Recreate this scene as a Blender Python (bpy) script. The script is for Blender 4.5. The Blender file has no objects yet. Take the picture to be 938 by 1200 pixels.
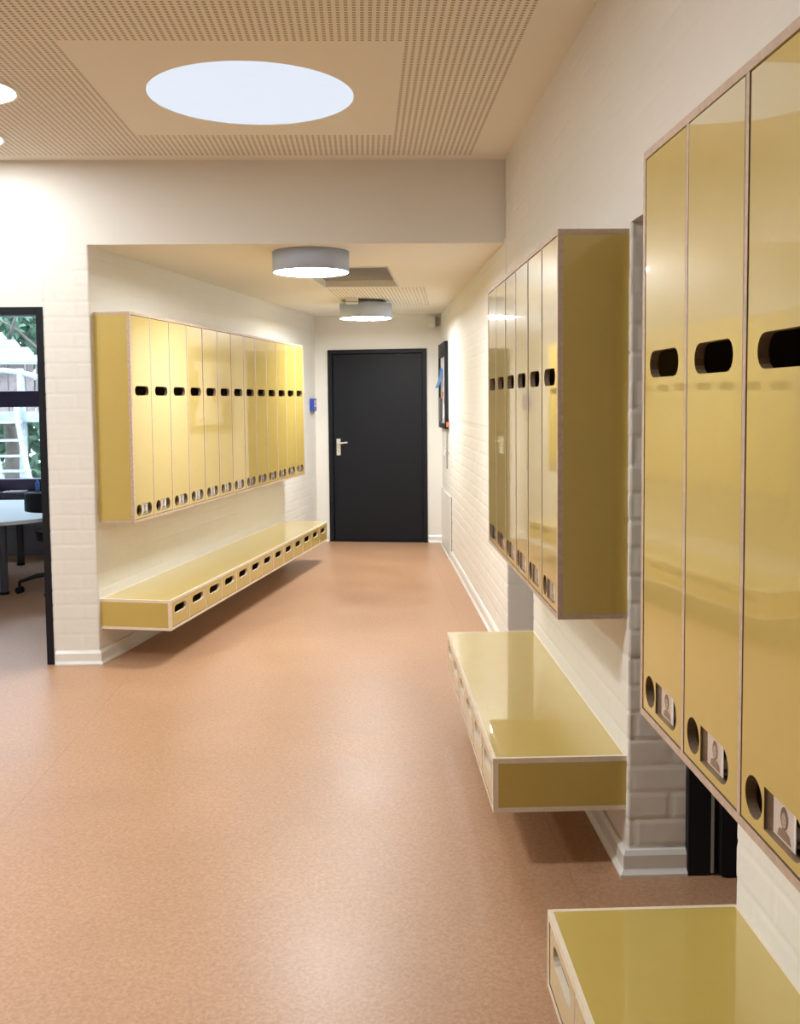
import bpy, bmesh, math, random
import numpy as np
from mathutils import Vector, Matrix
from mathutils.geometry import tessellate_polygon
random.seed(7)
S = bpy.context.scene
C = S.collection
PI = math.pi

# ------------------------------------------------------------ camera
F, CX, CY = 1142.65, 465.65, 543.63
YAW, PITCH, ROLL, EYE = -.0338, .0654, -.0100, 1.54
cam = bpy.data.objects.new('camera', bpy.data.cameras.new('camera'))
C.objects.link(cam); S.camera = cam
sy, cy = math.sin(YAW), math.cos(YAW); sp, cp = math.sin(PITCH), math.cos(PITCH)
fw = Vector((-sy*cp, cy*cp, -sp)); rt = Vector((cy, sy, 0)); up = rt.cross(fw)
cr, sr = math.cos(ROLL), math.sin(ROLL)
rt, up = cr*rt + sr*up, -sr*rt + cr*up
m = Matrix((rt, up, -fw)).transposed().to_4x4(); m.translation = (0, 0, EYE)
cam.matrix_world = m
cam.data.sensor_fit = 'VERTICAL'; cam.data.sensor_height = 24
cam.data.lens = F/1200*24
cam.data.shift_x = -(CX-469)/1200; cam.data.shift_y = (CY-600)/1200
cam.data.clip_start = .05; cam.data.clip_end = 200

# ------------------------------------------------------------ world, exposure, light levels
w = bpy.data.worlds.new('overcast_sky'); S.world = w; w.use_nodes = True
w.node_tree.nodes['Background'].inputs[0].default_value = (.66, .82, 1, 1)
w.node_tree.nodes['Background'].inputs[1].default_value = 3.6
S.view_settings.view_transform = 'Standard'; S.view_settings.look = 'None'
S.view_settings.gamma = 1; S.view_settings.use_curve_mapping = False
S.view_settings.exposure = 1.15
DRUM, DOWN, FILL, SKYL = 42.0, 14.0, 80.0, .39
LAMP_COL = (.95, .98, .985)

# ------------------------------------------------------------ materials
def mat(name, col, rough=.6, metal=0, spec=.5, coat=0, noise=None, bump=None, emit=None, ior=None):
    """noise=(scale, amount, colour2); bump=(scale, strength, distance)"""
    M = bpy.data.materials.new(name); M.use_nodes = True
    nt = M.node_tree; b = nt.nodes['Principled BSDF']
    b.inputs['Base Color'].default_value = (*col, 1)
    b.inputs['Roughness'].default_value = rough; b.inputs['Metallic'].default_value = metal
    b.inputs['Specular IOR Level'].default_value = spec
    if coat: b.inputs['Coat Weight'].default_value = coat; b.inputs['Coat Roughness'].default_value = .03
    if ior: b.inputs['IOR'].default_value = ior
    if emit: b.inputs['Emission Color'].default_value = (*emit[0], 1); b.inputs['Emission Strength'].default_value = emit[1]
    tc = nt.nodes.new('ShaderNodeTexCoord')
    if noise:
        n = nt.nodes.new('ShaderNodeTexNoise'); n.inputs['Scale'].default_value = noise[0]; n.inputs['Detail'].default_value = 6
        n.inputs['Roughness'].default_value = .65
        r = nt.nodes.new('ShaderNodeValToRGB'); r.color_ramp.elements[0].position = .35; r.color_ramp.elements[1].position = .65
        r.color_ramp.elements[0].color = (*noise[2], 1); r.color_ramp.elements[1].color = (*col, 1)
        nt.links.new(tc.outputs['Object'], n.inputs['Vector']); nt.links.new(n.outputs[0], r.inputs[0])
        nt.links.new(r.outputs[0], b.inputs['Base Color'])
    if bump:
        n = nt.nodes.new('ShaderNodeTexNoise'); n.inputs['Scale'].default_value = bump[0]; n.inputs['Detail'].default_value = 4
        bp = nt.nodes.new('ShaderNodeBump'); bp.inputs['Strength'].default_value = bump[1]; bp.inputs['Distance'].default_value = bump[2]
        nt.links.new(tc.outputs['Object'], n.inputs['Vector']); nt.links.new(n.outputs[0], bp.inputs['Height'])
        nt.links.new(bp.outputs[0], b.inputs['Normal'])
    return M

M_WALL = mat('white_wall_paint', (.82, .80, .745), .55, bump=(60, .25, .002), noise=(3, 0, (.80, .78, .725)))
M_PLAST = mat('smooth_wall_paint', (.82, .80, .745), .6, bump=(90, .15, .001))
M_TRIM = mat('gloss_trim_paint', (.82, .81, .78), .25, bump=(30, .05, .001))
M_YEL = mat('mustard_laminate', (.55, .41, .105), .32, spec=.35, coat=1.0, noise=(14, 0, (.535, .395, .098)))
M_PLY = mat('plywood_edge', (.58, .44, .33), .55, noise=(60, 0, (.46, .34, .25)))
M_PLYL = mat('pale_lipping', (.80, .70, .55), .45, noise=(50, 0, (.74, .63, .48)))
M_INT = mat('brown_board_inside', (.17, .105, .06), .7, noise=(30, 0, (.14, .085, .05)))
M_HOLE = mat('shaded_hole_edge', (.27, .19, .12), .7, noise=(60, 0, (.22, .15, .09)))  # ply edge darkened, shade inside the door holes put into the colour
M_BLK = mat('black_lacquer', (.010, .011, .015), .48, spec=.22, bump=(200, .1, .0005), noise=(5, 0, (.010, .011, .015)))
M_CARD = mat('photo_paper', (.90, .84, .83), .4, noise=(80, 0, (.87, .80, .79)))
M_HAIR = mat('printed_brown', (.08, .045, .035), .5, noise=(200, 0, (.13, .08, .065)))
M_SKIN = mat('printed_skin_tone', (.60, .47, .42), .5, noise=(150, 0, (.55, .42, .38)))
M_SHIRT = mat('printed_shirt_tone', (.20, .12, .11), .5, noise=(150, 0, (.30, .2, .19)))
M_STEEL = mat('brushed_steel', (.72, .70, .66), .3, metal=1, bump=(300, .05, .0003))
M_NICK = mat('pale_nickel', (.80, .78, .70), .35, metal=.6, bump=(300, .05, .0003))
M_SHADE = mat('grey_drum_fabric', (.50, .58, .74), .8, bump=(400, .3, .0005), noise=(40, 0, (.48, .56, .71)))
M_DISC = mat('lit_diffuser', (.9, .9, .9), .5, emit=(LAMP_COL, DRUM), noise=(9, 0, (.88, .88, .88)))
M_DOWN = mat('lit_downlight', (.9, .9, .9), .5, emit=(LAMP_COL, DOWN), noise=(9, 0, (.88, .88, .88)))
M_FILL = mat('added_fill_light', (.9, .9, .9), .5, emit=(LAMP_COL, FILL), noise=(9, 0, (.88, .88, .88)))  # glow of the two unseen lights added to brighten the hall
M_SKYL = mat('skylight_acrylic', (.20, .24, .32), .5, spec=.2, emit=((.76, .86, 1), SKYL), noise=(9, 0, (.19, .23, .31)))
M_HATCH = mat('grey_hatch_metal', (.34, .32, .29), .28, metal=.4, noise=(6, 0, (.30, .28, .26)))
M_WHITE = mat('white_plastic', (.8, .8, .77), .4, noise=(9, 0, (.78, .78, .75)))
M_GREYP = mat('grey_plastic', (.35, .34, .31), .5, noise=(9, 0, (.33, .32, .29)))
M_BLUE = mat('blue_plastic', (.03, .07, .45), .35, noise=(9, 0, (.028, .065, .42)))
M_LBLUE = mat('light_blue_fabric', (.10, .25, .55), .6, noise=(20, 0, (.08, .2, .5)))
M_ORNG = mat('orange_red_plastic', (.70, .18, .08), .5, noise=(20, 0, (.65, .15, .07)))
M_TABLE = mat('white_table_laminate', (.82, .84, .86), .3, noise=(9, 0, (.80, .82, .85)))
M_LEGM = mat('dark_grey_metal', (.08, .085, .1), .4, metal=.3, noise=(9, 0, (.075, .08, .095)))
M_LOG = mat('weathered_log', (.40, .44, .48), .8, noise=(12, 0, (.28, .31, .34)), bump=(20, .4, .01))
M_PLANK = mat('weathered_plank', (.36, .27, .25), .8, noise=(10, 0, (.22, .17, .16)))
M_SHING = mat('pale_shingle', (.42, .51, .55), .7, noise=(8, 0, (.30, .38, .42)))
M_LEAF = mat('green_leaves', (.16, .26, .17), .6, noise=(2.5, 0, (.07, .14, .08)))
M_BARK = mat('brown_bark', (.20, .16, .13), .9, noise=(10, 0, (.12, .1, .08)), bump=(12, .6, .02))
M_GROUND = mat('garden_ground', (.30, .30, .27), .9, noise=(3, 0, (.18, .20, .15)))
M_GREYW = mat('dim_room_grey', (.22, .22, .25), .7, bump=(60, .1, .001))  # dimness of the backlit classroom wall put into the grey
M_SILL = mat('plum_sill_paint', (.06, .04, .09), .35, noise=(6, 0, (.055, .036, .085)))

def glassy(name, tint, gl):
    M = bpy.data.materials.new(name); M.use_nodes = True; nt = M.node_tree; nt.nodes.clear()
    o = nt.nodes.new('ShaderNodeOutputMaterial'); mx = nt.nodes.new('ShaderNodeMixShader')
    t = nt.nodes.new('ShaderNodeBsdfTransparent'); g = nt.nodes.new('ShaderNodeBsdfGlossy')
    lwt = nt.nodes.new('ShaderNodeLayerWeight'); lwt.inputs[0].default_value = .5
    pw = nt.nodes.new('ShaderNodeMath'); pw.operation = 'POWER'; pw.inputs[1].default_value = 4
    f = nt.nodes.new('ShaderNodeMath'); f.operation = 'MULTIPLY_ADD'; f.inputs[1].default_value = .7; f.inputs[2].default_value = gl
    nt.links.new(lwt.outputs['Facing'], pw.inputs[0]); nt.links.new(pw.outputs[0], f.inputs[0])
    t.inputs[0].default_value = (*tint, 1); g.inputs['Roughness'].default_value = .02
    nt.links.new(f.outputs[0], mx.inputs[0]); nt.links.new(t.outputs[0], mx.inputs[1]); nt.links.new(g.outputs[0], mx.inputs[2])
    nt.links.new(mx.outputs[0], o.inputs[0]); return M
M_GLASS = glassy('window_glass', (.96, .98, .98), .03)
M_CLEAR = glassy('clear_acrylic', (.95, .95, .93), .03)

def floor_mat():
    M = bpy.data.materials.new('terracotta_linoleum'); M.use_nodes = True; nt = M.node_tree; b = nt.nodes['Principled BSDF']
    L = nt.links.new; tc = nt.nodes.new('ShaderNodeTexCoord')
    def nz(sc, det, dist=0):
        n = nt.nodes.new('ShaderNodeTexNoise'); n.inputs['Scale'].default_value = sc; n.inputs['Detail'].default_value = det
        n.inputs['Distortion'].default_value = dist; L(tc.outputs['Object'], n.inputs['Vector']); return n
    a = nz(85, 8, .8); r = nt.nodes.new('ShaderNodeValToRGB')
    r.color_ramp.elements[0].position = .36; r.color_ramp.elements[0].color = (.425, .235, .132, 1)
    r.color_ramp.elements[1].position = .64; r.color_ramp.elements[1].color = (.53, .315, .19, 1)
    L(a.outputs[0], r.inputs[0])
    c = nz(2.2, 3); r2 = nt.nodes.new('ShaderNodeValToRGB')
    r2.color_ramp.elements[0].position = .3; r2.color_ramp.elements[0].color = (.90, .89, .88, 1)
    r2.color_ramp.elements[1].position = .7; r2.color_ramp.elements[1].color = (1, 1, 1, 1)
    L(c.outputs[0], r2.inputs[0])
    mx = nt.nodes.new('ShaderNodeMix'); mx.data_type = 'RGBA'; mx.blend_type = 'MULTIPLY'; mx.inputs[0].default_value = 1
    L(r.outputs[0], mx.inputs[6]); L(r2.outputs[0], mx.inputs[7])
    # welded sheet seams every 2 m across X
    sx = nt.nodes.new('ShaderNodeSeparateXYZ'); L(tc.outputs['Object'], sx.inputs[0])
    ad = nt.nodes.new('ShaderNodeMath'); ad.operation = 'ADD'; ad.inputs[1].default_value = 101.35; L(sx.outputs[0], ad.inputs[0])
    mo = nt.nodes.new('ShaderNodeMath'); mo.operation = 'MODULO'; mo.inputs[1].default_value = 2.0; L(ad.outputs[0], mo.inputs[0])
    lt = nt.nodes.new('ShaderNodeMath'); lt.operation = 'LESS_THAN'; lt.inputs[1].default_value = .004; L(mo.outputs[0], lt.inputs[0])
    sc = nt.nodes.new('ShaderNodeMath'); sc.operation = 'MULTIPLY'; sc.inputs[1].default_value = .35; L(lt.outputs[0], sc.inputs[0])
    m2 = nt.nodes.new('ShaderNodeMix'); m2.data_type = 'RGBA'; L(sc.outputs[0], m2.inputs[0]); L(mx.outputs[2], m2.inputs[6])
    m2.inputs[7].default_value = (.22, .10, .055, 1)
    L(m2.outputs[2], b.inputs['Base Color'])
    ro = nt.nodes.new('ShaderNodeMapRange'); ro.inputs[3].default_value = .31; ro.inputs[4].default_value = .45
    L(c.outputs[0], ro.inputs[0]); L(ro.outputs[0], b.inputs['Roughness'])
    bp = nt.nodes.new('ShaderNodeBump'); bp.inputs['Strength'].default_value = .12; bp.inputs['Distance'].default_value = .002
    L(a.outputs[0], bp.inputs['Height']); L(bp.outputs[0], b.inputs['Normal'])
    b.inputs['Specular IOR Level'].default_value = .5
    return M
M_FLOOR = floor_mat()

def ceil_mat(name, fields, px, py, hole, skew=0.0, x0=0., y0=0.):
    """acoustic plasterboard: square holes on a grid inside the given fields; fields = [(x0,x1,y0,y1,sign)]"""
    M = bpy.data.materials.new(name); M.use_nodes = True; nt = M.node_tree; b = nt.nodes['Principled BSDF']; L = nt.links.new
    tc = nt.nodes.new('ShaderNodeTexCoord'); s = nt.nodes.new('ShaderNodeSeparateXYZ'); L(tc.outputs['Object'], s.inputs[0])
    def ma(op, a, b_=None, c=None):
        n = nt.nodes.new('ShaderNodeMath'); n.operation = op
        for i, v in enumerate((a, b_, c)):
            if v is None: continue
            if isinstance(v, (int, float)): n.inputs[i].default_value = v
            else: L(v, n.inputs[i])
        return n.outputs[0]
    X = ma('MULTIPLY_ADD', s.outputs[1], -skew, s.outputs[0]); Y = ma('MULTIPLY_ADD', s.outputs[0], skew, s.outputs[1])
    def inside(x0_, x1, y0_, y1):
        return ma('MULTIPLY', ma('MULTIPLY', ma('GREATER_THAN', X, x0_), ma('LESS_THAN', X, x1)),
                  ma('MULTIPLY', ma('GREATER_THAN', Y, y0_), ma('LESS_THAN', Y, y1)))
    area = None
    for f in fields:
        a = inside(*f[:4])
        if area is None: area = a
        else: area = ma('MULTIPLY', area, ma('SUBTRACT', 1.0, a)) if f[4] < 0 else ma('MAXIMUM', area, a)
    fx = ma('FRACT', ma('DIVIDE', ma('ADD', X, 100*px - x0 + 0.0), px)); fy = ma('FRACT', ma('DIVIDE', ma('ADD', Y, 100*py - y0), py))
    hx = ma('LESS_THAN', ma('ABSOLUTE', ma('SUBTRACT', fx, .5)), hole/px/2); hy = ma('LESS_THAN', ma('ABSOLUTE', ma('SUBTRACT', fy, .5)), hole/py/2)
    hm = ma('MULTIPLY', area, ma('MULTIPLY', hx, hy))
    mx = nt.nodes.new('ShaderNodeMix'); mx.data_type = 'RGBA'; L(hm, mx.inputs[0])
    mx.inputs[6].default_value = (.84, .805, .71, 1); mx.inputs[7].default_value = (.42, .35, .25, 1)
    L(mx.outputs[2], b.inputs['Base Color']); b.inputs['Roughness'].default_value = .75
    bp = nt.nodes.new('ShaderNodeBump'); bp.inputs['Strength'].default_value = .6; bp.inputs['Distance'].default_value = .004; bp.invert = True
    L(hm, bp.inputs['Height']); L(bp.outputs[0], b.inputs['Normal'])
    return M

# ------------------------------------------------------------ helpers
class MB:
    def __init__(s): s.v = []; s.f = []; s.m = []; s.sm = []
    def add(s, vs, fs, mi=0, smooth=False):
        o = len(s.v); s.v += [tuple(v) for v in vs]
        for k, f in enumerate(fs):
            s.f.append([o+i for i in f]); s.m.append(mi[k] if isinstance(mi, (list, tuple)) else mi); s.sm.append(smooth)
    def box(s, x0, x1, y0, y1, z0, z1, mi=0, faces=None):
        """faces: material per side (-z,+z,-y,+x,+y,-x)"""
        vs = [(x0,y0,z0),(x1,y0,z0),(x1,y1,z0),(x0,y1,z0),(x0,y0,z1),(x1,y0,z1),(x1,y1,z1),(x0,y1,z1)]
        fs = [(0,3,2,1),(4,5,6,7),(0,1,5,4),(1,2,6,5),(2,3,7,6),(3,0,4,7)]
        s.add(vs, fs, list(faces) if faces else mi)
    def cyl(s, c, r, z0, z1, n=32, mi=0, cap=None, r2=None):
        r2 = r if r2 is None else r2
        vs = [(c[0]+r*math.cos(2*PI*i/n), c[1]+r*math.sin(2*PI*i/n), z0) for i in range(n)]
        vs += [(c[0]+r2*math.cos(2*PI*i/n), c[1]+r2*math.sin(2*PI*i/n), z1) for i in range(n)]
        s.add(vs, [(i, (i+1) % n, n+(i+1) % n, n+i) for i in range(n)], mi, True)
        s.add(vs[:n], [tuple(range(n))[::-1]], mi if cap is None else cap); s.add(vs[n:], [tuple(range(n))], mi if cap is None else cap)
    def tube(s, pts, r, n=12, mi=0):
        pts = [Vector(p) for p in pts]; rings = []
        for i, p in enumerate(pts):
            d = (pts[min(i+1, len(pts)-1)]-pts[max(i-1, 0)]).normalized()
            a = d.cross(Vector((0, 0, 1))) if abs(d.z) < .95 else d.cross(Vector((1, 0, 0)))
            a.normalize(); b = d.cross(a); rr = r[i] if isinstance(r, (list, tuple)) else r
            rings.append([p + rr*(math.cos(2*PI*k/n)*a + math.sin(2*PI*k/n)*b) for k in range(n)])
        vs = [v for R in rings for v in R]; fs = []
        for i in range(len(pts)-1):
            for k in range(n): fs.append((i*n+k, i*n+(k+1) % n, (i+1)*n+(k+1) % n, (i+1)*n+k))
        s.add(vs, fs, mi, True); s.add(rings[0], [tuple(range(n))[::-1]], mi); s.add(rings[-1], [tuple(range(n))], mi)
    def plate(s, outer, holes, z0, z1, mi_face=0, mi_edge=0, T=None, mi_hole=None):
        """flat plate in the xy plane with holes, extruded z0..z1, T maps (x,y,z) to the wanted frame"""
        T = T or (lambda x, y, z: (x, y, z)); loops = [outer]+holes
        flat = [p for l in loops for p in l]
        tris = tessellate_polygon([[Vector((p[0], p[1], 0)) for p in l] for l in loops])
        n = len(flat); vs = [T(p[0], p[1], z1) for p in flat]+[T(p[0], p[1], z0) for p in flat]
        fs = []; ms = []
        for t in tris:
            a, b, c = [flat[i] for i in t]
            ar = (b[0]-a[0])*(c[1]-a[1])-(b[1]-a[1])*(c[0]-a[0])
            t = tuple(t) if ar > 0 else tuple(t)[::-1]
            fs.append(t); fs.append(tuple(i+n for i in t[::-1])); ms += [mi_face, mi_face]
        o = 0
        for li, l in enumerate(loops):
            k = len(l); area = sum(l[i][0]*l[(i+1) % k][1]-l[(i+1) % k][0]*l[i][1] for i in range(k))
            ccw = area > 0
            for i in range(k):
                a, b = o+i, o+(i+1) % k
                q = (a, a+n, b+n, b)
                if ccw != (li == 0): q = q[::-1]
                fs.append(q); ms.append(mi_edge if (li == 0 or mi_hole is None) else mi_hole)
            o += k
        s.add(vs, fs, ms)
    def build(s, name, mats, parent=None, bevel=0, loc=None, rotz=None):
        me = bpy.data.meshes.new(name); me.from_pydata(s.v, [], s.f)
        if not isinstance(mats, (list, tuple)): mats = [mats]
        for m_ in mats: me.materials.append(m_)
        me.polygons.foreach_set('material_index', s.m); me.polygons.foreach_set('use_smooth', s.sm); me.update()
        o = bpy.data.objects.new(name, me); C.objects.link(o)
        if parent: o.parent = parent
        if loc: o.location = loc
        if rotz is not None: o.rotation_euler.z = rotz
        if bevel:
            b = o.modifiers.new('bevel', 'BEVEL'); b.width = bevel; b.segments = 2; b.limit_method = 'ANGLE'
        return o
def tag(o, label=None, cat=None, group=None, kind=None):
    for k, v in (('label', label), ('category', cat), ('group', group), ('kind', kind)):
        if v: o[k] = v
    return o
def thing(name, label, cat, loc=(0, 0, 0), rotz=0, group=None):
    o = bpy.data.objects.new(name, None); C.objects.link(o); o.empty_display_size = .1
    o.location = loc; o.rotation_euler.z = rotz; return tag(o, label, cat, group)
def struct(o): o['kind'] = 'structure'; return o
def pill(cx, cz, w_, h_, n=8, left=True, right=True):
    r = h_/2; p = []
    if right:
        for i in range(n+1): a = -PI/2+PI*i/n; p.append((cx+w_/2-r+r*math.cos(a), cz+r*math.sin(a)))
    else: p += [(cx+w_/2, cz-r), (cx+w_/2, cz+r)]
    if left:
        for i in range(n+1): a = PI/2+PI*i/n; p.append((cx-w_/2+r+r*math.cos(a), cz+r*math.sin(a)))
    else: p += [(cx-w_/2, cz+r), (cx-w_/2, cz-r)]
    return p
def circ(cx, cz, rx, n=28, ry=None):
    ry = ry or rx
    return [(cx+rx*math.cos(2*PI*i/n), cz+ry*math.sin(2*PI*i/n)) for i in range(n)]

# ------------------------------------------------------------ layout (metres)
XW, XF, XB = .8374, .6129, .4035
ZCT, ZCB, ZBT, ZBB = 2.068, .8327, .3829, .2028
YM, YN, PW = 3.063, 2.1302, .2869
H, LOW, YB = 2.927, 2.45, 5.742
XP, AL = -1.578, .2103
ZD = 2.085                                   # door opening height
D1A, D1B, D2A, D2B = 2.128, 3.044, 4.795, 5.68
XR = 1.12                                    # back of the right wall
EX, EY, AE = -.382, 10.657, -.1832           # left jamb of the far door, direction of the end wall
dl = Vector((math.sin(AL), math.cos(AL))); nl = Vector((math.cos(AL), -math.sin(AL)))
def lw(s_, o_=0.): return (XP+s_*dl.x+o_*nl.x, YB+s_*dl.y+o_*nl.y)
def endy(x): return EY + math.tan(AE)*(x-EX)

# ---- painted brick surface: a fine grid pushed in at the joints
COURSE, BRICK = .0885, .245
rng = np.random.RandomState(3); TAB = rng.rand(4096)
def vnoise(x, y, seed=0):
    xi, yi = np.floor(x).astype(int), np.floor(y).astype(int); fx, fy = x-xi, y-yi
    fx = fx*fx*(3-2*fx); fy = fy*fy*(3-2*fy)
    h = lambda a, b: TAB[(a*127+b*311+seed*71) & 4095]
    return (h(xi, yi)*(1-fx)+h(xi+1, yi)*fx)*(1-fy)+(h(xi, yi+1)*(1-fx)+h(xi+1, yi+1)*fx)*fy
def relief(u, z, amp):
    row = np.floor(z/COURSE).astype(int)
    uu = u/BRICK+.5*(row & 1)+.06*(TAB[(row*17) & 4095]-.5); col = np.floor(uu).astype(int)
    wob = .0035*(vnoise(u*22, z*22)-.5)
    dz = np.minimum(z-row*COURSE, (row+1)*COURSE-z)+wob; du = np.minimum(uu-col, col+1-uu)*BRICK+wob
    d = np.minimum(dz, du); t = np.clip(d/.010, 0, 1); t = t*t*(3-2*t)
    hb = TAB[(col*53+row*197) & 4095]
    fill = vnoise(u*6+9, z*11, 5)              # paint-filled joints
    depth = .0022+.0045*fill
    return amp*(-(1-t)*depth + .0022*(hb-.5) + .0012*(vnoise(u*45, z*45, 2)-.5) + .003*(vnoise(u*8, z*14, 8)-.5))
def brick_strip(mb, path, z0, z1, du=.011, dz=.0075, amp=1., u0=0., zfade=None):
    """path: plan polyline, the room lies on its LEFT; amp falls to zfade[1] above height zfade[0]"""
    us = []; pts = []; nrm = []; u = u0
    for i in range(len(path)-1):
        a, b = Vector(path[i]), Vector(path[i+1]); L_ = (b-a).length; n = max(1, round(L_/du)); d = (b-a)/L_
        nn = Vector((-d.y, d.x))
        for k in range(n+1):
            if k == 0 and i > 0:
                nrm[-1] = nrm[-1]+nn; continue
            pts.append(a+d*(L_*k/n)); nrm.append(nn); us.append(u+L_*k/n)
        u += L_
    P = np.array([[p.x, p.y] for p in pts]); N = np.array([[p.x, p.y] for p in nrm]); U = np.array(us)
    nz = max(1, round((z1-z0)/dz)); Z = np.linspace(z0, z1, nz+1)
    UU, ZZ = np.meshgrid(U, Z); A = np.full_like(ZZ, amp) if not isinstance(amp, tuple) else np.where(UU-u0 < amp[0], amp[1], amp[2]); off = np.zeros_like(ZZ)
    if zfade: A = np.where(ZZ > zfade[0], zfade[1], amp); off = np.where(ZZ > zfade[0], .0035, 0)
    R_ = relief(UU, ZZ, A)+off
    V = np.stack([P[None, :, 0]+N[None, :, 0]*R_, P[None, :, 1]+N[None, :, 1]*R_, ZZ], -1).reshape(-1, 3)
    nu = len(U); i, j = np.meshgrid(np.arange(nu-1), np.arange(nz)); a = (j*nu+i).ravel()
    fs = np.stack([a+1, a, a+nu, a+nu+1], 1)
    mb.add([tuple(v) for v in V.tolist()], fs.tolist(), 0, True)

# ------------------------------------------------------------ STRUCTURE
# floor (hall, corridor, side rooms in one sheet)
mb = MB(); mb.box(-7, 4, -5, 10.95, -.12, 0); struct(mb.build('floor', M_FLOOR))
# right wall: three brick piers, lintel band above
mb = MB()
g = .012
for (ya, yb, z1, kw) in ((-5, D1A, ZD, dict(amp=.4)), (D1B, D2A, ZD, dict(amp=(XR-XW+.003, .85, .5))), (D2B, endy(XW)+.1, LOW+.02, dict(zfade=(1.355, .3), amp=.6))):
    path = []
    if ya > -4: path.append((XR, ya)); path.append((XW, ya))
    else: path.append((XW, -.5))
    path.append((XW, yb))
    if yb < 10: path.append((XR, yb))
    path = path[::1]
    brick_strip(mb, path, 0, z1, u0=ya, **kw)
    mb.box(XW+g, XR-.001, max(ya, -5)+(g if ya > -4 else 0), yb-g, 0, z1)
brick_strip(mb, [(XW, -.5), (XW, D2B+.02)], ZD, H+.01, u0=-5., amp=.55)
mb.box(XW+g, XR, -5, D2B, ZD+.001, H+.05); mb.box(XW+.001, XW+g, -5, D2B, ZD+.0005, ZD+.004)
mb.box(XW+g, XR, D2B, 10.9, LOW, H+.05)
mb.box(XW, XW+.05, -5, -.5, 0, H+.05)
struct(mb.build('wall_right', M_WALL))
# left pier + angled corridor wall
mb = MB()
XO = -1.845                                   # right jamb of the classroom opening
end_s = 5.08
brick_strip(mb, [lw(end_s+.1), lw(0), (XO, YB), (XO, YB+.18)], 0, LOW+.001, u0=0, amp=.36)
# solid core
core = [(XO+g, YB+g), (XP-g*.6, YB+g), (lw(end_s+.15, -g)[0], lw(end_s+.15, -g)[1]), (lw(end_s+.15, -.2)[0], lw(end_s+.15, -.2)[1]), (XO+g, YB+.4)]
mb.plate(core, [], 0, LOW+.02)
struct(mb.build('wall_left', M_WALL))
# front of the hall above beam and classroom opening
mb = MB()
mb.box(-7, XW+.02, YB, YB+.18, LOW+.0015, H+.05)
mb.box(-7, XO, YB, YB+.18, ZD+.012, LOW); pass
mb.box(-7, -3.05, YB, YB+.18, 0, ZD+.012)
struct(mb.build('wall_beam', M_PLAST))
# end wall with door hole
mb = MB()
ce, se = math.cos(AE), math.sin(AE)
DW, DH = 1.08, 2.0875
def endbox(u0, u1, z0, z1, t0=0, t1=.2):
    vs = []
    for z in (z0, z1):
        for (u, t) in ((u0, t0), (u1, t0), (u1, t1), (u0, t1)):
            vs.append((EX+u*ce-t*se, EY+u*se+t*ce, z))
    mb.add(vs, [(0,3,2,1),(4,5,6,7),(0,1,5,4),(1,2,6,5),(2,3,7,6),(3,0,4,7)])
endbox(-.6, 0, 0, LOW+.05); endbox(DW, 1.6, 0, LOW+.05); endbox(-.001, DW+.001, DH, LOW+.05)
struct(mb.build('wall_end', M_PLAST))
mb = MB(); endbox(-.6, 1.6, -.1, LOW+.1, .21, .3); struct(mb.build('wall_back', M_GREYW))
# hall enclosure
mb = MB(); mb.box(-5.2, -5, -5, YB, 0, H+.05); mb.box(-7, -5, YB-.1, YB+.1, 0, H); struct(mb.build('wall_hall', M_PLAST))
mb = MB(); mb.box(-5.2, XR, -4.2, -4, 0, H+.05); struct(mb.build('wall_rear', M_PLAST))
# classroom enclosure
mb = MB()
WY, WX0, WX1 = 10.0, -5.9, -2.55
mb.box(-6.2, -6, YB+.1, WY+.2, 0, 2.75)
mb.box(-6, WX0, WY, WY+.2, 0, 2.75); mb.box(WX1, -.95, WY, WY+.2, 0, 2.75); mb.box(WX0, WX1, WY, WY+.2, 0, .60); mb.box(WX0, WX1, WY, WY+.2, 2.5, 2.75)
struct(mb.build('wall_classroom', M_GREYW))
mb = MB(); mb.box(-6.2, -.3, YB+.18, WY+.2, 2.7, 2.85); struct(mb.build('ceiling_classroom', M_PLAST))
# side room behind the right wall (dark, unlit)
mb = MB()
mb.box(3.4, 3.6, -.3, 6.4, 0, H); mb.box(XR, 3.4, 6.2, 6.4, 0, H); mb.box(XR, 3.4, 0, .2, 0, H); mb.box(XR-.05, 3.6, -.3, 6.4, H, H+.1)
mb.box(XR, 3.4, 4.0, 4.1, 0, H)
struct(mb.build('wall_side_room', M_GREYW))

# ceilings
SKX, SKY_, SKR = -.4935, 4.5605, .4663
M_CEIL = ceil_mat('perforated_ceiling', [(-4.6, .635, .35, 5.632, 1), (-1.155, .1698, 3.871, 5.2135, -1)], .0290, .0225, .0135, x0=.635, y0=5.632)
mb = MB(); mb.plate([(-5.2, -4.2), (XW+.05, -4.2), (XW+.05, YB+.1), (-5.2, YB+.1)], [circ(SKX, SKY_, SKR, 72)], H, H+.04)
struct(mb.build('ceiling', M_CEIL))
HS = .0953
# hatch corners on the low ceiling
hc = [(-.42, 6.78), (.165, 6.73), (.28, 7.83), (-.29, 7.86)]
M_CEIL2 = ceil_mat('low_ceiling_board', [(-1.05, -.245, 7.98, 9.55, 1)], .030, .0225, .0125, skew=HS, x0=-.245, y0=7.98)
mb = MB(); mb.plate([(-2.2, YB+.0005), (XW+.05, YB+.0005), (XW+.05, 10.9), (-2.2, 10.9)], [hc], LOW, LOW+.045)
struct(mb.build('ceiling_corridor', M_CEIL2))

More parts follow.
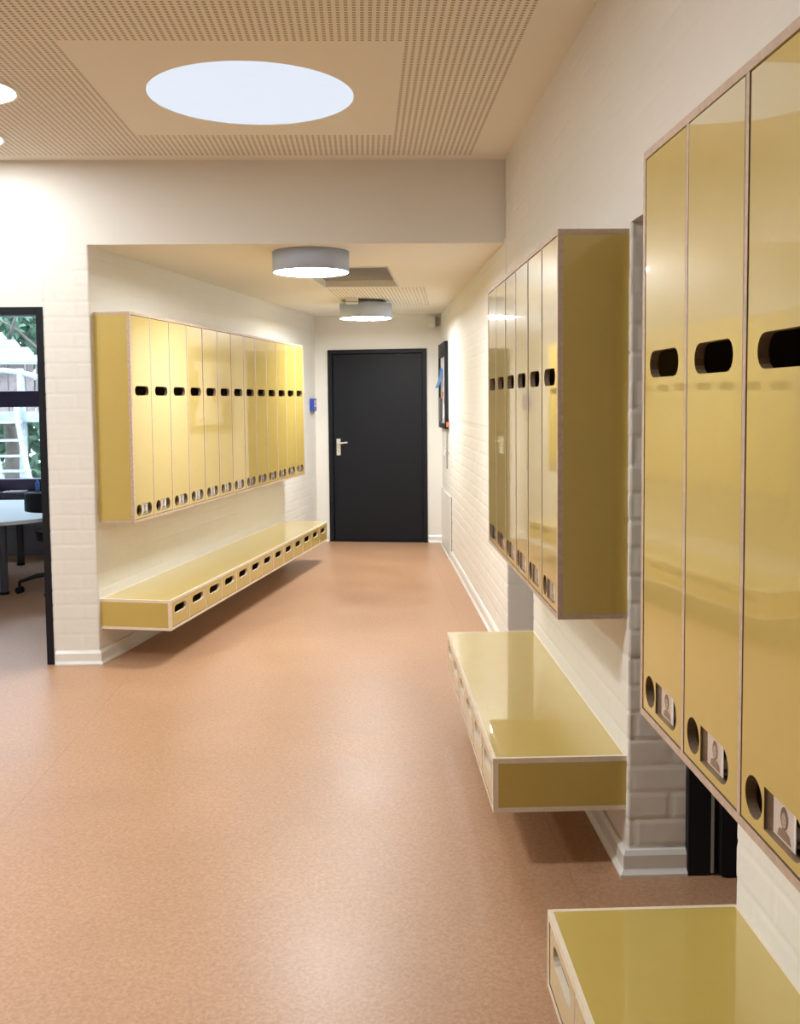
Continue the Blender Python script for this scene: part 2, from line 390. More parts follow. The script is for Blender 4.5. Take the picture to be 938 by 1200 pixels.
# baseboards: profile swept along plan paths (room on the left of the path)
PROF = [(0, 0), (.030, 0), (.030, .008), (.020, .018), (.017, .022), (.017, .066), (.009, .080), (0, .082)]
def baseboard(name, path):
    P = [Vector(p) for p in path]; rings = []
    for i, p in enumerate(P):
        ns = []
        if i > 0: d = (P[i]-P[i-1]).normalized(); ns.append(Vector((-d.y, d.x)))
        if i < len(P)-1: d = (P[i+1]-P[i]).normalized(); ns.append(Vector((-d.y, d.x)))
        n = ns[0] if len(ns) == 1 else (ns[0]+ns[1])/(1+ns[0].dot(ns[1]))
        rings.append([(p.x+n.x*a, p.y+n.y*a, z) for a, z in PROF])
    k = len(PROF); mb = MB(); vs = [v for r in rings for v in r]; fs = []
    for i in range(len(P)-1):
        for j in range(k): fs.append((i*k+j, i*k+(j+1) % k, (i+1)*k+(j+1) % k, (i+1)*k+j)[::-1])
    fs.append(tuple(range(k))); fs.append(tuple(range((len(P)-1)*k, len(P)*k))[::-1])
    mb.add(vs, fs); return struct(mb.build(name, M_TRIM))
baseboard('baseboard_left', [lw(5.05), lw(0), (XO+.012, YB)])
baseboard('baseboard_middle', [(1.026, D1B), (XW, D1B), (XW, D2A), (1.026, D2A)])
baseboard('baseboard_near', [(XW, -3.9), (XW, D1A), (1.026, D1A)][::1])
baseboard('baseboard_far', [(1.026, D2B), (XW, D2B), (XW, 9.29)])
baseboard('baseboard_end_right', [(EX+1.0*DW*ce+.45*ce, EY+(DW+.45)*se), (EX+(DW+.012)*ce, EY+(DW+.012)*se)][::-1][::-1])
baseboard('baseboard_end_left', [(EX-.012*ce, EY-.012*se), (EX-.20*ce, EY-.20*se)])

# ---- doors
def empty_struct(name, loc, rotz=0):
    o = bpy.data.objects.new(name, None); C.objects.link(o); o.location = loc; o.rotation_euler.z = rotz; return struct(o)
# far black door (local x along wall, -y towards the room)
dr = empty_struct('door_1', (EX, EY, 0), AE)
mb = MB(); fwid = .045
mb.box(0, fwid, -.02, .12, 0, DH); mb.box(DW-fwid, DW, -.02, .12, 0, DH); mb.box(fwid, DW-fwid, -.02, .12, DH-fwid, DH)
mb.build('door_frame', M_BLK, dr, bevel=.004)
mb = MB(); mb.box(fwid+.004, DW-fwid-.004, .012, .055, .006, DH-fwid-.004); mb.build('door_leaf', M_BLK, dr, bevel=.003)
mb = MB(); mb.box(0, DW, -.02, .20, 0, .006); mb.box(0, DW, .15, .2, 0, DH); mb.build('threshold', M_BLK, dr)
hd = MB(); hd.plate(pill(0, 0, .042, .19, 4)[:], [], 0, .009, T=lambda x, y, z: (x, -z, y)) if False else None
mb = MB()
pl_ = [(-.021, -.09), (.021, -.09), (.021, .09), (-.021, .09)]
mb.plate(pl_, [circ(0, -.045, .006, 10)], 0, .009, T=lambda x, y, z: (.105+x, .012-z, 1.035+y))
mb.tube([(.105, .005, 1.075), (.105, -.045, 1.075), (.112, -.052, 1.076), (.215, -.052, 1.086)], .0095, 10)
mb.cyl((0, 0), .001, 0, .001)
mb.build('door_handle', M_NICK, dr, bevel=.002)
mb = MB(); mb.box(.1, .11, .0115, .013, .975, 1.005); mb.build('keyhole', M_BLK, dr)

# near doorway in the right wall: black frame, leaf standing open in the side room
dr = empty_struct('door_2', (1.026, D1B, 0))
mb = MB(); fr = .03
mb.box(0, .075, -fr, 0, 0, ZD); mb.box(0, .075, D1A-D1B, D1A-D1B+fr, 0, ZD); mb.box(0, .075, D1A-D1B+fr, -fr, ZD-fr, ZD)
mb.build('door_frame', M_BLK, dr, bevel=.003)
mb = MB(); mb.box(.0752, .083, -fr-.004, -.004, .01, ZD-.05); mb.build('hinge_strip', M_GREYP, dr)
mb = MB(); mb.box(.10, .97, -.052, -.012, .008, ZD-.04); mb.build('door_leaf', M_BLK, dr, bevel=.002)
# far doorway, shut black door
dr = empty_struct('door_3', (1.026, D2B, 0))
mb = MB(); q = D2A-D2B
mb.box(0, .075, -fr, 0, 0, ZD); mb.box(0, .075, q, q+fr, 0, ZD); mb.box(0, .075, q+fr, -fr, ZD-fr, ZD); mb.build('door_frame', M_BLK, dr, bevel=.003)
mb = MB(); mb.box(.02, .06, q+fr+.003, -fr-.003, .008, ZD-fr-.003); mb.build('door_leaf', M_BLK, dr, bevel=.002)
mb = MB(); mb.tube([(.02, q+.12, 1.05), (-.04, q+.12, 1.05), (-.04, q+.24, 1.05)], .009, 10); mb.build('door_handle', M_NICK, dr)
# black frame round the classroom opening
dr = empty_struct('door_4', (XO, YB, 0))
mb = MB(); ow = -3.05-XO
mb.box(-.042, 0, -.004, .10, 0, ZD+.012); mb.box(ow, ow+.042, -.004, .10, 0, ZD+.012); mb.box(ow+.042, -.042, -.004, .10, ZD-.03, ZD+.012)
mb.build('door_frame', M_BLK, dr, bevel=.003)

# classroom window
wn = empty_struct('window_1', (WX0, WY, 0)); WW = WX1-WX0
mb = MB()
mb.box(0, .08, 0, .1, .66, 2.5); mb.box(WW-.08, WW, 0, .1, .66, 2.5); mb.box(.08, WW-.08, 0, .1, 2.42, 2.5)
mb.box(.08, WW-.08, 0, .1, .655, .778); mb.box(.08, WW-.08, 0, .1, 1.506, 1.669); mb.box(1.25, 1.33, .01, .09, .778, 1.506); mb.box(1.25, 1.33, .01, .09, 1.669, 2.42)
mb.build('window_frame', M_SILL, wn, bevel=.004)
mb = MB(); mb.box(0, WW, -.16, .1, .605, .655); mb.build('window_sill', M_SILL, wn, bevel=.004)
mb = MB(); mb.box(.085, 1.245, .045, .053, .783, 1.50); mb.box(1.335, WW-.085, .045, .053, .783, 1.50)
mb.box(.085, 1.245, .045, .053, 1.674, 2.415); mb.box(1.335, WW-.085, .045, .053, 1.674, 2.415); mb.build('window_pane', M_GLASS, wn)

# ------------------------------------------------------------ LOCKERS AND BENCHES
# local frame: x along the wall (left to right seen from the front), front at y=-depth, back at y=0
def front(x, y, z): return (x, -z, y)        # plate (x,z)->front facing plane; thickness towards -y
TB = .017
def door_mesh(w_, h_, zc_slot, zc_hole):
    mb = MB()
    outer = [(0, 0), (w_, 0), (w_, h_), (0, h_)]
    holes = [pill(w_/2, zc_slot, .190, .056), circ(.050, zc_hole, .034)]
    # window: square on the left, round on the right
    r = .034; win = [(.090, zc_hole-r)]
    for i in range(9): a = -PI/2+PI*i/8; win.append((.196+r*.95*math.cos(a), zc_hole+r*math.sin(a)))
    win.append((.090, zc_hole+r)); holes.append(win)
    mb.plate(outer, holes, 0, .018, 0, 1, T=lambda x, y, z: (x, -z, y), mi_hole=2)
    return mb
def portrait(kind):
    mb = MB(); T = lambda dy: (lambda x, y, z: (x, -z-dy, y))
    mb.plate([(-.039, -.031), (.039, -.031), (.039, .031), (-.039, .031)], [], 0, .0008, 0, 0, T(0))
    hw, hh, hx = ((.0125, .0175, 0), (.0140, .0185, .002), (.0130, .0160, -.002))[kind % 3]
    mb.plate([(-.024, -.0275), (.024, -.0275), (.019, -.0155), (.006, -.011), (-.006, -.011), (-.019, -.0155)], [], 0, .0003, 3, 3, T(.0009))
    mb.plate(circ(hx, .006, hw, 18, hh), [], 0, .0003, 1, 1, T(.0013))
    if kind % 3 == 1: mb.plate([(hx-.0125, .006), (hx-.012, -.016), (hx+.012, -.016), (hx+.0125, .006)], [], 0, .0003, 1, 1, T(.0012))
    mb.plate(circ(hx, .003, hw*.60, 18, hh*.66), [], 0, .0003, 2, 2, T(.0017))
    for sx_ in (-1, 1): mb.plate(circ(hx+sx_*.003, .005, .0011, 8, .0009), [], 0, .0002, 1, 1, T(.0021))
    mb.plate(circ(hx, -.003, .0022, 8, .0006), [], 0, .0002, 1, 1, T(.0021))
    return mb
_cache = {}
def mesh_once(key, maker, mats, name):
    if key not in _cache:
        o = maker().build(name, mats); _cache[key] = o.data; bpy.data.objects.remove(o)
    return _cache[key]
def part(name, me, parent, loc, rot=None, bevel=0):
    o = bpy.data.objects.new(name, me); C.objects.link(o); o.parent = parent; o.location = loc
    if rot: o.rotation_euler = rot
    if bevel: b = o.modifiers.new('bevel', 'BEVEL'); b.width = bevel; b.segments = 1; b.limit_method = 'ANGLE'; b.angle_limit = 1
    return o
def locker(n, label, loc, rotz, dep, seed, noc=()):
    rnd = random.Random(seed); Hh = ZCT-ZCB; L_ = n*PW
    t = thing('wall_locker', label, 'locker', loc, rotz, None)
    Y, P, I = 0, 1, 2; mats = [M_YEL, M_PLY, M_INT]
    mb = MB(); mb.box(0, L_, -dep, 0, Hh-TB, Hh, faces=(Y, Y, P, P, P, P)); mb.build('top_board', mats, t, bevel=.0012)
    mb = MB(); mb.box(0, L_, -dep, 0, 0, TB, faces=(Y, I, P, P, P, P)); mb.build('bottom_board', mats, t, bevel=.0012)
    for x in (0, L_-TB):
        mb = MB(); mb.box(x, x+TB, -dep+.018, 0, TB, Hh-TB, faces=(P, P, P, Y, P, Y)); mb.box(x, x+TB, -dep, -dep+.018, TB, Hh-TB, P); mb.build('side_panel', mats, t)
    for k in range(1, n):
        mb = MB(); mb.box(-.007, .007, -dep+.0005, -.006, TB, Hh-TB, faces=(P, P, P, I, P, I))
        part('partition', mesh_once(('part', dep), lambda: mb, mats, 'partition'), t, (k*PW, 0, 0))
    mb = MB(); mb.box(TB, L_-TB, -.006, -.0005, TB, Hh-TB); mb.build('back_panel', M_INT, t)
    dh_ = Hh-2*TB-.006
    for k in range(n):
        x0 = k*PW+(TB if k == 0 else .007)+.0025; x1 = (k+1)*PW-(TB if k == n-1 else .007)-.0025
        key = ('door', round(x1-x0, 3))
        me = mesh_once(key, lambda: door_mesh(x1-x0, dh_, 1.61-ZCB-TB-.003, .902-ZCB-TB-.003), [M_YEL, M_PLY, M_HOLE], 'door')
        hinge = rnd.uniform(-.0018, .0018)
        d = part('door', me, t, (x0, -dep+.0195, TB+.003), (rnd.uniform(-.0012, .0012), 0, hinge))
        zc = .902-ZCB-TB-.003
        if k not in noc:
            kind = rnd.randrange(3)
            cm = mesh_once(('card', kind), lambda: portrait(kind), [M_CARD, M_HAIR, M_SKIN, M_SHIRT], 'photo_card')
            c_ = part('photo_card', cm, d, (.145+rnd.uniform(-.003, .002), -.0095, zc+.001), (0, 0, 0)); c_['label'] = 'small portrait photo card behind a clear pocket'
        def holder():
            m_ = MB(); m_.box(.092, .186, -.0155, -.0135, zc-.0325, zc+.0325)
            m_.box(.092, .1, -.0135, -.004, zc-.0325, zc+.0325); return m_
        part('card_holder', mesh_once(('holder',), holder, M_CLEAR, 'card_holder'), d, (0, 0, 0))
    return t
def bench(n, label, loc, rotz, dep, seed):
    rnd = random.Random(seed); Hh = ZBT-ZBB; L_ = n*PW
    t = thing('drawer_bench', label, 'bench', loc, rotz, None)
    mats = [M_YEL, M_PLYL, M_INT]
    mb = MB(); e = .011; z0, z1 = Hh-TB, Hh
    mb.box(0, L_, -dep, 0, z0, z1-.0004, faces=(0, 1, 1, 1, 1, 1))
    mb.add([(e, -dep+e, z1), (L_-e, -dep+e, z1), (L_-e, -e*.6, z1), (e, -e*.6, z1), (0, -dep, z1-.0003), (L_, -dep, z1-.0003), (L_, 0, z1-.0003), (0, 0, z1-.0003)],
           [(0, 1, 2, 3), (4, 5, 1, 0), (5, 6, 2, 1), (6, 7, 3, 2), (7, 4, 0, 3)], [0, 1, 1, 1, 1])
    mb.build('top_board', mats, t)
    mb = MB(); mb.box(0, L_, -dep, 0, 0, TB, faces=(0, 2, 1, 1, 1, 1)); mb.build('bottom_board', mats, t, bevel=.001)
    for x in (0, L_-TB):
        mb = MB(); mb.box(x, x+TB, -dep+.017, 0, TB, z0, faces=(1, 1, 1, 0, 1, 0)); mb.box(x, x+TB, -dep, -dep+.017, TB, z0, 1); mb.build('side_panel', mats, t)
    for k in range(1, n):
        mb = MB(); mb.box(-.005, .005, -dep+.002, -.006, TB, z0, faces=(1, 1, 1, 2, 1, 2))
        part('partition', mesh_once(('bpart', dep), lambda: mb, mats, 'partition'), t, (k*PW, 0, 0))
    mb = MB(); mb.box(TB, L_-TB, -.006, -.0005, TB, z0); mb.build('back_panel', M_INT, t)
    for k in range(n):
        x0 = k*PW+(TB if k == 0 else .005)+.003; x1 = (k+1)*PW-(TB if k == n-1 else .005)-.003; hh = z0-TB-.005; wd = x1-x0
        def dm():
            m_ = MB(); m_.plate([(0, 0), (wd, 0), (wd, hh), (0, hh)], [pill(wd/2, hh-.047, .180, .048)], 0, .015, 0, 1, T=lambda x, y, z: (x, -z, y))
            m_.box(.004, .014, .0005, dep-.05, .004, hh-.05, 2); m_.box(wd-.014, wd-.004, .0005, dep-.05, .004, hh-.05, 2)
            m_.box(.014, wd-.014, .0005, dep-.05, .002, .010, 2); m_.box(.014, wd-.014, dep-.06, dep-.05, .01, hh-.05, 2); return m_
        me = mesh_once(('drawer', round(wd, 3), round(dep, 3)), dm, mats, 'drawer')
        part('drawer', me, t, (x0, -dep+.0155+rnd.uniform(0, .0015), TB+.0025))
    return t
def right(yfar): return (XW, yfar)
RR = -PI/2
locker(13, 'long mustard yellow wall locker of thirteen narrow doors on the left corridor wall', (*lw(.0417), ZCB), PI/2-AL, .2232, 1)
bench(13, 'long low mustard yellow bench with thirteen slotted drawers under the left lockers', (*lw(.0271), ZBB), PI/2-AL, .4399, 2)
locker(6, 'mustard yellow six-door wall locker on the right wall between the two doorways', (XW, YM+6*PW, ZCB), RR, XW-XF, 3)
bench(6, 'floating mustard yellow bench with six drawers below the middle right locker', (XW, YM+6*PW, ZBB), RR, XW-XB, 4)
locker(6, 'nearest mustard yellow wall locker cut off by the right edge of the photo', (XW, YN, ZCB), RR, XW-XF, 5)
bench(6, 'nearest yellow drawer bench at the bottom right corner of the photo', (XW, YN, ZBB), RR, XW-XB, 6)

# ------------------------------------------------------------ CEILING FITTINGS
def drum(label, x, y, z0, z1, r, gap):
    t = thing('drum_lamp', label, 'ceiling lamp', (x, y, z0), 0, 'drum lamps under the low corridor ceiling'); h_ = z1-z0
    mb = MB(); n = 64
    ring = lambda rr, z: [(rr*math.cos(2*PI*i/n), rr*math.sin(2*PI*i/n), z) for i in range(n)]
    vs = ring(r, 0)+ring(r, h_)+ring(r-.005, h_)+ring(r-.005, 0); fs = []
    for a in range(4):
        for i in range(n): fs.append((a*n+i, a*n+(i+1) % n, ((a+1) % 4)*n+(i+1) % n, ((a+1) % 4)*n+i))
    mb.add(vs, fs, 0, False); o = mb.build('lamp_shade', M_SHADE, t)
    for p in o.data.polygons: p.use_smooth = abs(p.normal.z) < .5
    mb = MB(); mb.cyl((0, 0), r-.006, .004, .012, 64); mb.build('diffuser', M_DISC, t)
    mb = MB(); mb.cyl((0, 0), r-.006, h_-.01, h_-.004, 64)
    if gap: mb.cyl((0, 0), .10, h_-.004, h_+gap, 32)
    else: mb.cyl((0, 0), .10, h_-.004, h_, 32)
    mb.build('mount_plate', M_WHITE, t); return t
drum('large grey drum ceiling lamp just behind the beam, the nearer one', -.312, 6.07, 2.325, LOW, .235, 0)
drum('smaller looking grey drum ceiling lamp in front of the black door', .03, 9.02, 2.287, 2.42, .24, .03)
mb = MB(); mb.box(-.055, .055, -.03, .03, 0, .058); mb.box(-.05, .05, -.0315, -.03, .012, .02, 1)
tag(mb.build('junction_box', [M_WHITE, M_GREYP], loc=(-.09, 8.70, LOW-.058), bevel=.003), 'small white box on the ceiling in front of the far drum lamp', 'junction box')
def downlight(x, y, label, m_=None):
    t = thing('round_downlight', label, 'ceiling light', (x, y, H), 0, 'round flush lights in the hall ceiling')
    mb = MB(); mb.cyl((0, 0), .19, -.006, 0, 48); mb.build('diffuser', m_ or M_DOWN, t)
    mb = MB(); o_ = circ(0, 0, .205, 48); mb.plate(o_, [circ(0, 0, .191, 48)], -.009, 0); mb.build('trim_ring', M_WHITE, t)
downlight(-1.72, 4.46, 'larger bright round ceiling light cut by the left edge of the photo')
downlight(-2.06, 5.23, 'round ceiling light at the left edge nearer the beam')
downlight(-1.35, 2.25, 'round ceiling light added out of view to brighten the near floor', M_FILL)  # unseen light, added to brighten the near area
downlight(-3.3, 3.2, 'round ceiling light added out of view to brighten the hall from the left', M_FILL)  # second unseen light, added as fill from the left
# skylight
t = thing('round_skylight', 'large round pale blue skylight in the perforated ceiling', 'skylight', (SKX, SKY_, H))
mb = MB(); mb.cyl((0, 0), SKR-.001, .002, .03, 72); mb.build('diffuser', M_SKYL, t)
mb = MB(); mb.cyl((0, 0), SKR+.06, .0405, .08, 72); mb.build('curb', M_WHITE, t)
# hatch
t = thing('ceiling_hatch', 'grey metal hatch panel sunk in the low corridor ceiling behind the first drum lamp', 'hatch', (0, 0, LOW+.045))
mb = MB(); mb.plate([(-.47, 6.70), (.21, 6.66), (.34, 7.90), (-.35, 7.93)], [], .001, .02); mb.build('panel', M_HATCH, t)
cxh = sum(p[0] for p in hc)/4; cyh = sum(p[1] for p in hc)/4
grow = lambda s_: [(cxh+(p[0]-cxh)*s_, cyh+(p[1]-cyh)*s_) for p in hc]
mb = MB(); mb.plate(grow(1.05), [grow(1.0)], -.051, -.0455); mb.build('rim', M_TRIM, t)

# ------------------------------------------------------------ CORRIDOR SMALL THINGS
# blue call point on the left wall near the end
p = lw(4.80); t = thing('call_point', 'small blue wall box with white mark near the black door', 'wall box', (*p, 1.43), PI/2-AL)
mb = MB(); mb.box(0, .125, -.045, -.002, 0, .135); mb.build('housing', M_BLUE, t, bevel=.006)
mb = MB(); mb.box(.03, .095, -.047, -.0455, .045, .115); mb.build('white_plate', M_WHITE, t)
mb = MB(); mb.box(.05, .075, -.0485, -.0475, .06, .09); mb.build('button', M_BLUE, t)
mb = MB(); mb.box(.03, .09, -.03, -.002, -.03, -.001); mb.build('cable_entry', M_GREYP, t, bevel=.003)
# sensor box in the corner above the door
px_, py_ = .74, endy(.74)
t = thing('wall_sensor', 'white sensor box high in the corner right of the black door', 'sensor', (px_, py_, 2.30), AE)
mb = MB(); mb.box(-.03, .04, -.06, -.002, 0, .12); mb.build('housing', M_WHITE, t, bevel=.01)
mb = MB(); mb.box(.0405, .075, -.035, -.002, .02, .12); mb.build('shade_block', M_GREYP, t, bevel=.003)  # grey block stands in for the shading beside the housing
# low white panel on the right wall, end of corridor
t = thing('wall_panel', 'low flush white panel at the foot of the right wall beside the black door', 'panel', (XW, 9.30, 0))
mb = MB(); mb.box(-.022, -.008, 0, 1.0, .035, .61); mb.build('panel_board', M_TRIM, t, bevel=.002)
mb = MB(); mb.box(-.008, 0.004, .005, .99, .0, .6); mb.box(-.018, -.008, .005, .99, .012, .034); mb.build('plinth', M_GREYP, t)
mb = MB(); mb.box(-.035, -.002, 0, 1.0, 0, .012); mb.build('floor_strip', M_TRIM, t)
# notice board with black frame
BX = XW-.004
t = thing('notice_board', 'black framed narrow notice board on the right wall near the end door', 'notice board', (BX, 9.56, 1.25))
b1 = .80; b2 = .862
mb = MB()
for (y0, y1, z0, z1) in ((0, .05, 0, b2), (b1-.05, b1, 0, b2), (.05, b1-.05, 0, .05), (.05, b1-.05, b2-.14, b2)): mb.box(-.036, -.001, y0, y1, z0, z1)
mb.build('frame', M_BLK, t, bevel=.002)
mb = MB(); mb.box(-.015, -.001, .05, b1-.05, .05, b2-.14); mb.build('board', M_WHITE, t)
bx = BX-.015
def pin(name, label, cat, y0, y1, z0, z1, m_, th=.004, curl=.0):
    mb = MB(); n = 6; vs = []
    for k in range(n+1):
        z = z1+(z0-z1)*k/n; o_ = curl*(k/n)**2
        for (yy, tt) in ((y0, 0), (y1, 0), (y1, th), (y0, th)): vs.append((bx-.001-tt-o_, yy, z))
    fs = [(0, 1, 2, 3), tuple(4*n+i for i in (3, 2, 1, 0))]
    for k in range(n):
        for j in range(4): fs.append((4*k+j, 4*(k+1)+j, 4*(k+1)+(j+1) % 4, 4*k+(j+1) % 4))
    mb.add(vs, fs); o = mb.build(name, m_); return tag(o, label, cat)
pin('paper_sheet', 'white paper sheet pinned low on the notice board', 'paper', 9.70, 9.92, 1.36, 1.62, M_CARD, .002, .012)
pin('hanging_lanyard', 'dark strap hanging at the middle of the notice board', 'strap', 9.64, 9.70, 1.50, 1.86, M_BLK, .012, .004)
pin('blue_cloth', 'blue cloth tag sticking out from the notice board', 'cloth', 10.02, 10.16, 1.66, 1.86, M_LBLUE, .02, .05)
pin('orange_tag', 'orange tag below the blue cloth on the notice board', 'tag', 9.96, 10.06, 1.55, 1.62, M_ORNG, .006, .02)
pin('grey_folder', 'dark grey folder hanging on the far lower side of the notice board', 'folder', 10.12, 10.26, 1.31, 1.56, M_LEGM, .02, .0)
mb = MB(); mb.tube([(XW-.018, 9.60, 1.24), (XW-.018, 9.60, .88), (XW-.016, 9.61, .86)], .008, 10); mb.box(XW-.03, XW-.004, 9.585, 9.615, 1.0, 1.02)
tag(mb.build('cable_conduit', M_GREYP), 'thin grey cable conduit running down below the notice board', 'conduit')
mb = MB(); mb.box(XW-.014, XW-.001, 10.0, 10.08, .96, 1.04); mb.box(XW-.02, XW-.014, 10.02, 10.06, .98, 1.02, 1)
tag(mb.build('light_switch', [M_WHITE, M_WHITE], bevel=.002), 'small white switch on the right wall below the notice board', 'switch')
mb = MB(); mb.box(XW-.03, XW-.004, 9.50, 9.53, 1.27, 1.32)
tag(mb.build('red_marker_clip', M_ORNG, bevel=.004), 'tiny red clip at the lower near corner of the notice board', 'clip')

# ------------------------------------------------------------ CLASSROOM
TX, TY, TZ = -3.45, 8.65, .60
t = thing('round_table', 'round white low table with grey metal legs in the classroom', 'table', (TX, TY, 0))
mb = MB(); mb.cyl((0, 0), 1.0, TZ-.028, TZ, 72); mb.build('tabletop', M_TABLE, t, bevel=.004)
for (x, y) in ((-2.93, 7.93), (-3.30, 9.38), (-4.15, 9.25), (-4.05, 7.95)):
    mb = MB(); mb.cyl((x-TX, y-TY), .032, .02, TZ-.028, 20); mb.cyl((x-TX, y-TY), .036, 0, .02, 20, 1); mb.build('leg', [M_LEGM, M_BLK], t)
t = thing('office_chair', 'black swivel office chair beside the round classroom table', 'chair', (-2.50, 8.05, 0), 0)
mb = MB(); mb.cyl((0, 0), .19, .43, .51, 32, r2=.205); mb.build('seat', M_BLK, t, bevel=.02)
mb = MB(); n = 10; vs = []
for k in range(n+1):
    a = -.9+1.8*k/n
    for (rr, z) in ((.30, .68), (.335, .68), (.335, .84), (.30, .84)): vs.append((.02+rr*math.sin(a)*.9, -.02-rr*math.cos(a), z))
fs = [(0, 1, 2, 3), tuple(4*n+i for i in (3, 2, 1, 0))]
for k in range(n):
    for j in range(4): fs.append((4*k+j, 4*(k+1)+j, 4*(k+1)+(j+1) % 4, 4*k+(j+1) % 4))
mb.add(vs, fs); mb.build('backrest', M_BLK, t, bevel=.03)
mb = MB(); mb.tube([(0, -.1, .43), (0, -.3, .44), (0, -.335, .5), (0, -.34, .7)], .014, 10); mb.build('back_support', M_BLK, t)
mb = MB(); mb.tube([(0, 0, .12), (0, 0, .42)], .022, 14); mb.build('column', M_BLK, t)
base = MB()
for k in range(5):
    a = math.atan2(-.09, -.29)+2*PI*k/5; ex, ey = .33*math.cos(a), .33*math.sin(a)
    base.tube([(0, 0, .15), (ex*.6, ey*.6, .135), (ex, ey, .095)], [.022, .018, .013], 10)
base.build('star_base', M_BLK, t)
for k in range(5):
    a = math.atan2(-.09, -.29)+2*PI*k/5; ex, ey = .33*math.cos(a), .33*math.sin(a); c_, s_ = math.cos(a+1), math.sin(a+1)
    mb = MB()
    for o_ in (-.016, .016): mb.tube([(ex+(o_-.010)*c_, ey+(o_-.010)*s_, .028), (ex+(o_+.010)*c_, ey+(o_+.010)*s_, .028)], .028, 16)
    mb.tube([(ex, ey, .045), (ex, ey, .10)], .012, 8); mb.build('caster', M_BLK, t)
mb = MB(); mb.box(-.10, .10, -.07, .07, 0, .006); mb.box(-.05, .12, -.05, .05, .006, .012)
o = tag(mb.build('paper_stack', M_CARD, loc=(-3.53, 9.93, .6555), rotz=.1), 'white papers lying on the classroom window sill', 'papers')
mb = MB(); mb.cyl((0, 0), .022, 0, .09, 16); mb.cyl((0, 0), .012, .09, .115, 12, 0)
tag(mb.build('blue_bottle', M_LBLUE, loc=(-3.30, 9.92, .6555)), 'small blue bottle on the sill beside the door frame', 'bottle')

# ------------------------------------------------------------ GARDEN
mb = MB(); mb.box(-25, 12, 10.3, 40, -.25, -.05); tag(struct(mb.build('ground', M_GROUND)))
t = thing('playhouse', 'wooden garden playhouse with pale board roof seen through the window', 'playhouse', (-6.4, 16.6, -.05))
mb = MB()
for k in range(5):                                        # overlapping roof boards, each row higher and further back
    z = 2.22+.135*k; y = -.75+.17*k
    hw = 1.36-.27*k if k < 5 else .12
    vs = [(-hw, y, z), (hw, y, z), (hw-.15, y+.19, z+.11), (-hw+.15, y+.19, z+.11)]
    vs += [(v[0], v[1]-.02, v[2]+.045) for v in vs]
    mb.add(vs, [(0,3,2,1),(4,5,6,7),(0,1,5,4),(1,2,6,5),(2,3,7,6),(3,0,4,7)])
mb.build('roof', M_SHING, t)
mb = MB(); rnd = random.Random(4); x = -1.25
while x < 1.1:
    wd = rnd.uniform(.10, .15); lean = rnd.uniform(-.02, .02); z1_ = 2.26
    mb.add([(x, -.35, 1.45), (x+wd, -.35, 1.45), (x+wd+lean, -.35, z1_), (x+lean, -.35, z1_), (x, -.32, 1.45), (x+wd, -.32, 1.45), (x+wd+lean, -.32, z1_), (x+lean, -.32, z1_)],
           [(0,1,2,3),(7,6,5,4),(0,4,5,1),(1,5,6,2),(2,6,7,3),(3,7,4,0)]); x += wd+.015
mb.build('plank_wall', M_PLANK, t)
mb = MB()
for k in range(8): mb.box(-1.9, 1.9, -.95+.2*k, -.77+.2*k, 1.40, 1.45)
mb.box(-1.9, 1.9, -.98, -.94, 1.30, 1.47)
mb.build('deck', M_LOG, t)
for x in (-1.8, 1.8, .95):
    mb = MB(); mb.tube([(x, -.85, 0), (x+.02, -.85, 1.2), (x, -.85, 2.15)], [.07, .06, .055], 10); mb.build('post', M_LOG, t)
for x in (-1.8, 1.8):
    mb = MB(); mb.tube([(x, .6, 0), (x, .6, 2.7)], .07, 10); mb.build('post', M_LOG, t)
mb = MB(); mb.tube([(-.2+1.5*k/10, -.86, 1.93+.19*math.sin(PI*(k+.0)/11)) for k in range(11)], .045, 10); mb.build('arched_rail', M_LOG, t)
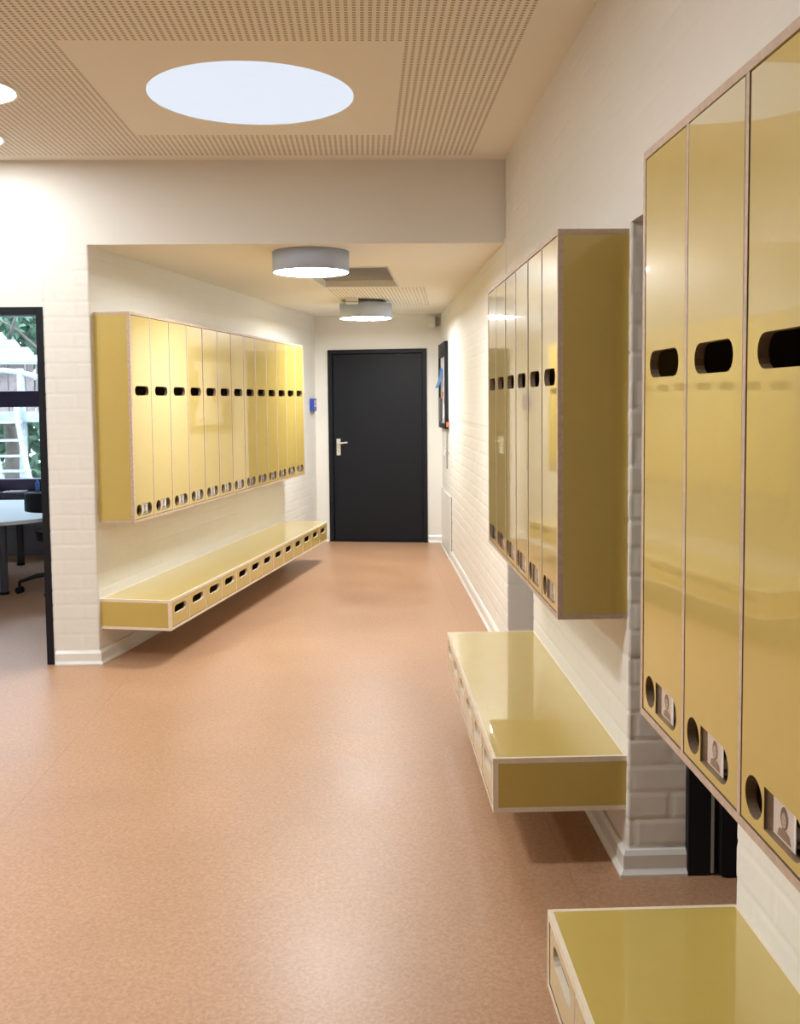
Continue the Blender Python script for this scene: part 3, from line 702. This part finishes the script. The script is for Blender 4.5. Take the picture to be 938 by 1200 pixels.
# ladder
t = thing('log_ladder', 'pale curved log ladder leaning against the playhouse deck', 'ladder', (-5.62, 15.54, -.05))
def rail(x):
    return [(x-.03, .0, 1.62), (x-.02, -.02, 1.35), (x+.06, -.12, 1.05), (x+.16, -.24, .70), (x+.26, -.34, .40), (x+.28, -.45, .0)]
for x in (-.22, .20):
    mb = MB(); mb.tube(rail(x), [.045, .045, .042, .045, .045, .05], 10); mb.build('side_rail', M_LOG, t)
for z, y, dx in ((1.30, -.03, 0), (1.02, -.13, .065), (.78, -.215, .135), (.55, -.29, .205), (.33, -.36, .265)):
    mb = MB(); mb.box(-.27+dx, .25+dx, y-.05, y+.04, z-.02, z+.02); mb.build('rung', M_LOG, t, bevel=.01)
def tree(label, loc, trunk_r, h_, crown, nleaf, seed, leaf=.10):
    rnd = random.Random(seed)
    t = thing('tree', label, 'tree', loc, 0, None)
    mb = MB(); mb.tube([(0, 0, 0), (.05, 0, h_*.3), (-.04, .03, h_*.65), (.03, 0, h_)], [trunk_r, trunk_r*.8, trunk_r*.6, trunk_r*.3], 12)
    for k in range(5):
        a = k*1.3; z = h_*(.45+.1*k); mb.tube([(0, 0, z), (.7*math.cos(a), .7*math.sin(a), z+.6), (1.3*math.cos(a), 1.3*math.sin(a), z+.9)], [trunk_r*.4, trunk_r*.25, trunk_r*.1], 8)
    mb.build('trunk', M_BARK, t)
    mb = MB(); cx_, cz_, rx, rz = crown
    for k in range(nleaf):
        d = Vector((rnd.gauss(0, 1), rnd.gauss(0, 1), rnd.gauss(0, 1))).normalized()*(rnd.random()**.45)
        p = Vector((cx_+d.x*rx, d.y*rx, cz_+d.z*rz))
        a = Vector((rnd.gauss(0, 1), rnd.gauss(0, 1), rnd.gauss(0, 1))).normalized(); b_ = a.orthogonal().normalized(); s_ = leaf*rnd.uniform(.6, 1.3)
        mb.add([p-a*s_, p+b_*s_*.45, p+a*s_, p-b_*s_*.45], [(0, 1, 2, 3)])
    mb.build('foliage', M_LEAF, t); return t
tree('leafy tree whose crown hangs over the playhouse roof', (-6.5, 18.6, -.05), .16, 3.4, (0, 3.5, 1.9, 1.15), 5200, 1)
tree('brown trunked tree left of the log ladder', (-6.25, 17.4, -.05), .14, 2.6, (0, 2.9, .9, .5), 300, 2)
tree('slim tree trunk right of the log ladder', (-5.35, 17.3, -.05), .09, 3.0, (.2, 3.4, .9, .6), 500, 3)
mb = MB(); rnd = random.Random(9)
for k in range(7000):
    p = Vector((rnd.uniform(-13, -3), 19.2+rnd.uniform(-.4, .5), rnd.uniform(-.05, 2.2)+rnd.gauss(0, .08)))
    a = Vector((rnd.gauss(0, 1), rnd.gauss(0, .6), rnd.gauss(0, 1))).normalized(); b_ = a.orthogonal().normalized(); s_ = .12*rnd.uniform(.6, 1.3)
    mb.add([p-a*s_, p+b_*s_*.5, p+a*s_, p-b_*s_*.5], [(0, 1, 2, 3)])
tag(mb.build('garden_hedge', M_LEAF), 'dark green hedge along the back of the garden', 'hedge')
